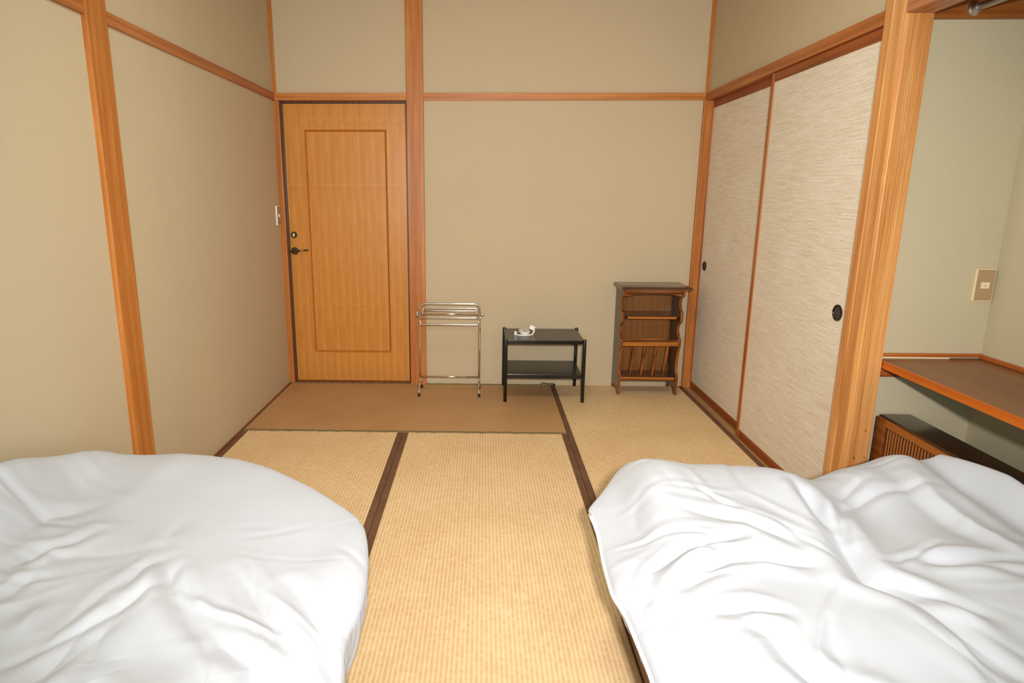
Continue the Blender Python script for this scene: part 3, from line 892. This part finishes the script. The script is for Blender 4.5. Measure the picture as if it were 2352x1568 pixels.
def dist_poly(X,Y,pts):
    best=np.full(X.shape,1e9); T=np.zeros(X.shape)
    n=len(pts)-1
    for i in range(n):
        (ax,ay),(bx,by)=pts[i],pts[i+1]
        dx,dy=bx-ax,by-ay; L=dx*dx+dy*dy+1e-9
        t=np.clip(((X-ax)*dx+(Y-ay)*dy)/L,0,1)
        d=np.hypot(X-ax-t*dx,Y-ay-t*dy)
        m=d<best; best=np.where(m,d,best); T=np.where(m,(i+t)/n,T)
    return best,T
def gsm(X,ridge,s=.05):
    gx=np.linspace(-.2,3.2,681); gv=np.interp(gx,[r[0] for r in ridge],[r[1] for r in ridge])
    k=np.exp(-(np.arange(-30,31)*.005/s)**2); k/=k.sum()
    gv=np.convolve(np.pad(gv,30,mode='edge'),k,'valid')
    return np.interp(X,gx,gv)
def smooth_closed(P,n):
    P=np.array(P,float)
    for _ in range(3):
        Q=np.roll(P,-1,0); P=np.stack([.75*P+.25*Q,.25*P+.75*Q],1).reshape(-1,2)
    return P
def duvet(bound,center,zeq,zhem,ztop,hbumps,creases,wedge,NT=420,NR=110,seed=0,ridge=None,yr=-2.5,sy=.3,zund=.38,tuft=None):
    B=smooth_closed(bound,0); cx,cy=center
    ang=np.arctan2(B[:,1]-cy,B[:,0]-cx); R=np.hypot(B[:,0]-cx,B[:,1]-cy)
    o=np.argsort(ang); ang=ang[o]; R=R[o]
    ang=np.concatenate([ang-2*math.pi,ang,ang+2*math.pi]); R=np.tile(R,3)
    th=np.linspace(-math.pi,math.pi,NT,endpoint=False); Rt=np.interp(th,ang,R)
    s=1-(1-np.linspace(0,1,NR))**1.0
    s=np.sin(np.linspace(0,1,NR)*math.pi/2)**1.0*.55+np.linspace(0,1,NR)*.45
    S,TH=np.meshgrid(s[1:],th,indexing='ij'); RR=np.tile(Rt,(NR-1,1))
    X=cx+S*RR*np.cos(TH); Y=cy+S*RR*np.sin(TH)
    # distance to boundary (approx true)
    D=dist_poly(X,Y,[tuple(b) for b in B[::4]]+[tuple(B[0])])[0]
    D=np.where(S>=.9999,0,D)
    wd_=np.interp(X,wedge[0],wedge[1]); f=np.sqrt(np.clip(1-(1-np.minimum(D/wd_,1))**2,0,1))
    H=np.full(X.shape,ztop)
    for bx,by,sx,sy,a in hbumps: H=H+a*np.exp(-((X-bx)/sx)**2-((Y-by)/sy)**2)
    if ridge: H=H+gsm(X,ridge)*np.exp(-((Y-yr)/sy)**2)
    rng=np.random.RandomState(seed)
    for k in range(26):
        a=rng.uniform(0,math.pi); fr=rng.uniform(8,34); ph=rng.uniform(0,6.28)
        w=np.sin(fr*(X*math.cos(a)+Y*math.sin(a))+ph+1.6*np.sin(5*(X*math.sin(a)-Y*math.cos(a))+ph*2))
        H=H+w*.018/fr**.9
    for pts,amp,wd in creases:
        d,t=dist_poly(X,Y,pts)
        H=H+amp*(.55*np.exp(-(d/wd)**2)+.55*np.exp(-1.3*d/wd))*np.sin(np.clip(t*.94+.03,0,1)*math.pi)**.5
        H=H-.55*amp*(np.exp(-((d-2.1*wd)/(1.2*wd))**2))*np.sin(np.clip(t*.94+.03,0,1)*math.pi)**.5
    if tuft:
        for k in range(84):
            a=rng.uniform(0,2*math.pi); r0=rng.uniform(.05,.6); ln=rng.uniform(.12,.42); bend=rng.uniform(-.5,.5)
            pts=[(tuft[0]+(r0+ln*q/5)*math.cos(a+bend*q/5),tuft[1]-.2*(q/5)*ln+(r0+ln*q/5)*math.sin(a+bend*q/5)) for q in range(6)]
            if min(q[1] for q in pts)<-3.7: continue
            wd=rng.uniform(.007,.016); am=rng.uniform(-.0075,.004)
            d,t=dist_poly(X,Y,pts)
            H=H+am*(.5*np.exp(-(d/wd)**2)+.5*np.exp(-d/wd)-.4*np.exp(-((d-2.2*wd)/(1.3*wd))**2))*np.sin(np.clip(t*.94+.03,0,1)*math.pi)**.7
    lo=zeq+.02; H=lo+np.log1p(np.exp((H-lo)/.02))*.02
    Zt=zeq+(H-zeq)*f
    # side gathers
    g=.006*np.sin(TH*70+3*np.sin(TH*9))+.004*np.sin(TH*131+2)
    verts=[(cx,cy,float(Zt[0].mean()))]
    ring=[]
    for i in range(NR-1):
        ring.append(np.stack([X[i],Y[i],Zt[i]],1))
    # below equator
    for t in (.15,.3,.45,.6,.75,.88,.96,1.0):
        inn=.085*t**1.7
        sc=(Rt-inn+ (g[-1]*math.sin(t*math.pi)))/Rt
        zz=zeq-(zeq-zhem)*t
        ring.append(np.stack([cx+sc*Rt*np.cos(th),cy+sc*Rt*np.sin(th),np.full(NT,zz)],1))
    for inn,zz in ((.095,zhem-.004),(.11,zhem+.004),(.118,zhem+.03),(.13,zund-.004),(.16,zund)):
        sc=(Rt-inn)/Rt
        ring.append(np.stack([cx+sc*Rt*np.cos(th),cy+sc*Rt*np.sin(th),np.full(NT,zz)],1))
    V=np.concatenate([np.array(verts)]+ring+[np.array([[cx,cy,zund]])])
    n=len(ring); F=[]
    for j in range(NT): F.append((0,1+j,1+(j+1)%NT))
    for i in range(n-1):
        a=1+i*NT; b=a+NT
        for j in range(NT):
            k=(j+1)%NT; F.append((a+j,b+j,b+k,a+k))
    last=len(V)-1; a=1+(n-1)*NT
    for j in range(NT): F.append((last,a+(j+1)%NT,a+j))
    return V,F,ring[NR-2]


def make_duvet(V, F, name, label, org):
    me = bpy.data.meshes.new(name)
    me.from_pydata([(a-org[0], b-org[1], c-org[2]) for a, b, c in V.tolist()], [], F)
    me.materials.append(M_cotton)
    for p in me.polygons:
        p.use_smooth = True
    o = bpy.data.objects.new(name, me)
    COL.objects.link(o)
    o.location = org
    WLOC[o.name] = org
    bm = bmesh.new()
    bm.from_mesh(me)
    bmesh.ops.recalc_face_normals(bm, faces=bm.faces)
    bm.to_mesh(me)
    bm.free()
    return setp(o, label, 'duvet', 'white duvets on the beds')
BL = [(0.03, -4.35), (0.03, -4.35), (0.03, -3.2), (0.03, -2.4), (0.05, -2.27), (0.15, -2.21), (0.45, -2.2), (0.62, -2.28), (0.71, -2.35), (0.8, -2.42), (0.89, -2.51), (0.992, -2.615), (1.032, -2.753), (1.055, -2.904), (1.06, -3.01), (1.046, -3.1), (1.068, -3.2), (1.075, -3.5), (1.075, -4.35), (1.075, -4.35)]
BR = [(1.626, -4.35), (1.626, -4.35), (1.622, -3.15), (1.616, -3.05), (1.6145, -3.0), (1.612, -2.965), (1.598, -2.9), (1.598, -2.87), (1.6, -2.78), (1.608, -2.675), (1.612, -2.59), (1.604, -2.515), (1.607, -2.49), (1.66, -2.4), (1.71, -2.3), (1.73, -2.27), (1.85, -2.26), (2.05, -2.3), (2.2, -2.38), (2.35, -2.3), (2.5, -2.26), (2.68, -2.27), (2.725, -2.4), (2.725, -4.35), (2.725, -4.35)]
RL = [[0.03, 0], [0.09, 0.0093], [0.15, -0.1], [0.21, -0.1], [0.27, -0.1], [0.33, -0.0258], [0.39, -0.0594], [0.45, -0.1], [0.51, -0.1], [0.57, -0.1], [0.63, -0.0818], [0.69, -0.1], [0.75, -0.1], [0.81, -0.1], [0.87, -0.1], [0.93, -0.1], [0.99, -0.0292]]
RR = [[1.62, -0.1], [1.68, -0.1], [1.74, 0.0534], [1.8, 0.0415], [1.86, 0.0386], [1.92, 0.0218], [1.98, 0.0439], [2.04, 0.0435], [2.1, 0.0594], [2.16, 0.0498], [2.22, 0.0041], [2.28, -0.0219], [2.34, 0.0379], [2.4, 0.0303], [2.46, 0.0198], [2.52, 0.0632], [2.58, 0.0148], [2.64, -0.1], [2.7, 0.12]]
CL = [([(0.228, -2.862), (0.215, -2.715), (0.277, -2.601)], -0.011, 0.0208), ([(0.286, -2.949), (0.301, -2.868), (0.347, -2.81), (0.365, -2.748)], -0.011, 0.016), ([(0.325, -3.002), (0.349, -2.948), (0.323, -2.827)], 0.0088, 0.016), ([(0.352, -3.039), (0.349, -2.968), (0.344, -2.919)], -0.0088, 0.0128), ([(0.556, -2.803), (0.613, -2.911), (0.686, -3.016), (0.767, -3.128)], -0.0132, 0.0192), ([(0.535, -2.676), (0.542, -2.76), (0.564, -2.819)], -0.011, 0.016), ([(0.565, -3.001), (0.563, -2.92), (0.58, -2.859)], -0.0088, 0.0144), ([(0.596, -3.043), (0.611, -3.158), (0.63, -3.227)], -0.011, 0.0224), ([(0.68, -3.004), (0.797, -3.067), (0.928, -3.133), (0.976, -3.171)], 0.0055, 0.0096), ([(0.761, -2.906), (0.842, -3.012), (0.928, -3.133), (0.99, -3.18)], -0.0099, 0.0192), ([(0.9, -2.958), (0.972, -3.056), (1.021, -3.15), (1.082, -3.264)], -0.011, 0.0192), ([(0.752, -3.074), (0.838, -3.166), (0.911, -3.219), (0.964, -3.307), (0.997, -3.37)], -0.011, 0.0208), ([(0.773, -3.312), (0.802, -3.347), (0.826, -3.375)], -0.0088, 0.016), ([(0.662, -3.269), (0.712, -3.325)], -0.0077, 0.016), ([(1.04, -3.179), (1.077, -3.256), (1.093, -3.288)], -0.0132, 0.016), ([(0.997, -3.225), (1.033, -3.286), (1.068, -3.368)], -0.0099, 0.016), ([(0.566, -3.123), (0.574, -3.22), (0.565, -3.28)], -0.0099, 0.0208), ([(0.434, -3.06), (0.445, -3.137)], 0.0088, 0.0192)]
CR = [([(2.151, -2.622), (2.128, -2.803), (2.107, -2.945), (2.166, -3.01), (2.212, -3.205)], -0.0198, 0.0256), ([(2.23, -2.631), (2.175, -2.717), (2.151, -2.793)], -0.011, 0.0144), ([(2.137, -2.553), (2.136, -2.656), (2.127, -2.747)], -0.0132, 0.016), ([(1.818, -2.687), (1.94, -2.734), (2.011, -2.824)], -0.011, 0.0192), ([(1.668, -2.893), (1.791, -2.831), (1.914, -2.801)], -0.0088, 0.0144), ([(1.659, -2.991), (1.715, -2.916), (1.78, -2.865)], 0.0088, 0.0192), ([(1.742, -2.96), (1.841, -2.88), (1.928, -2.869), (2.013, -2.906)], -0.011, 0.0192), ([(1.756, -3.054), (1.835, -3.045), (1.882, -3.063)], -0.011, 0.016), ([(1.804, -3.077), (1.838, -3.123), (1.844, -3.181), (1.883, -3.26), (1.878, -3.322)], -0.0132, 0.0208), ([(1.876, -3.215), (1.914, -3.259), (1.922, -3.32)], -0.011, 0.0192), ([(1.748, -3.218), (1.71, -3.278), (1.683, -3.327)], -0.011, 0.0176), ([(2.49, -2.478), (2.472, -2.612), (2.484, -2.727), (2.51, -2.835)], 0.0099, 0.0208), ([(2.274, -2.875), (2.33, -2.881), (2.489, -2.86)], -0.0099, 0.016), ([(2.144, -2.948), (2.208, -3.002), (2.282, -3.051)], -0.011, 0.0192), ([(1.653, -2.852), (1.604, -2.964), (1.559, -3.072)], -0.011, 0.0144), ([(1.666, -2.917), (1.618, -3.019), (1.564, -3.148)], -0.011, 0.016), ([(1.592, -2.964), (1.558, -3.06)], -0.011, 0.0128), ([(1.929, -3.232), (1.954, -3.267), (1.953, -3.32)], -0.0099, 0.0176), ([(2.175, -3.102), (2.189, -3.234)], -0.0088, 0.0208)]
HL = [(0.06, -2.72, 0.17, 0.34, 0.17)]
HR = [(2.72, -2.5, 0.13, 0.3, 0.07)]
V, F, R0 = duvet(BL, (.55, -3.3), .40, .2, .45, HL, CL, ([.03, .4], [.09, .2]), seed=1, zund=.272, ridge=RL, sy=.7, NT=900, NR=230, tuft=(.62, -2.78))
dl = make_duvet(V, F, 'duvet', 'puffy white duvet on the left bed against the wall with the brown post', (.55, -3.3, .382))
V, F, R1 = duvet(BR, (2.16, -3.3), .38, .29, .46, HR, CR, ([2.3, 2.72], [.2, .07]), seed=2, zund=.347, ridge=RR, sy=.7, NT=900, NR=230, tuft=(2.12, -2.93))
dr = make_duvet(V, F, 'duvet', 'puffy white duvet on the right bed with a deep diagonal crease, beside the alcove', (2.16, -3.3, .382))
P = [tuple(p) for p in R1]
P = sorted([p for p in P if p[0] < 1.72 and p[1] < -2.52], key=lambda p: -p[1])
obj('piping', tube(bmesh.new(), P[::2], .0055, 8), M_piping, dr, smooth=True)

# ------------------------------------------------------------------ added ceiling lamp fixture for the fill light (above the frame)
cl = empty('ceiling_fill_lamp', (1.33, -2.1, ZC), 'unseen round white ceiling lamp added as fill light, above the picture', 'lamp')
obj('lamp_base', lathe(bmesh.new(), [(.2, 0), (.22, .01), (.22, .05), (.2, .06)], (1.33, -2.1, ZC-.06), (0, 0, 1), 32), M_white, cl, auto=40)
obj('diffuser', lathe(bmesh.new(), [(.05, 0), (.2, .01), (.26, .04), (.27, .07), (.26, .085)], (1.33, -2.1, ZC-.145), (0, 0, 1), 32), M_lamp, cl, auto=50)
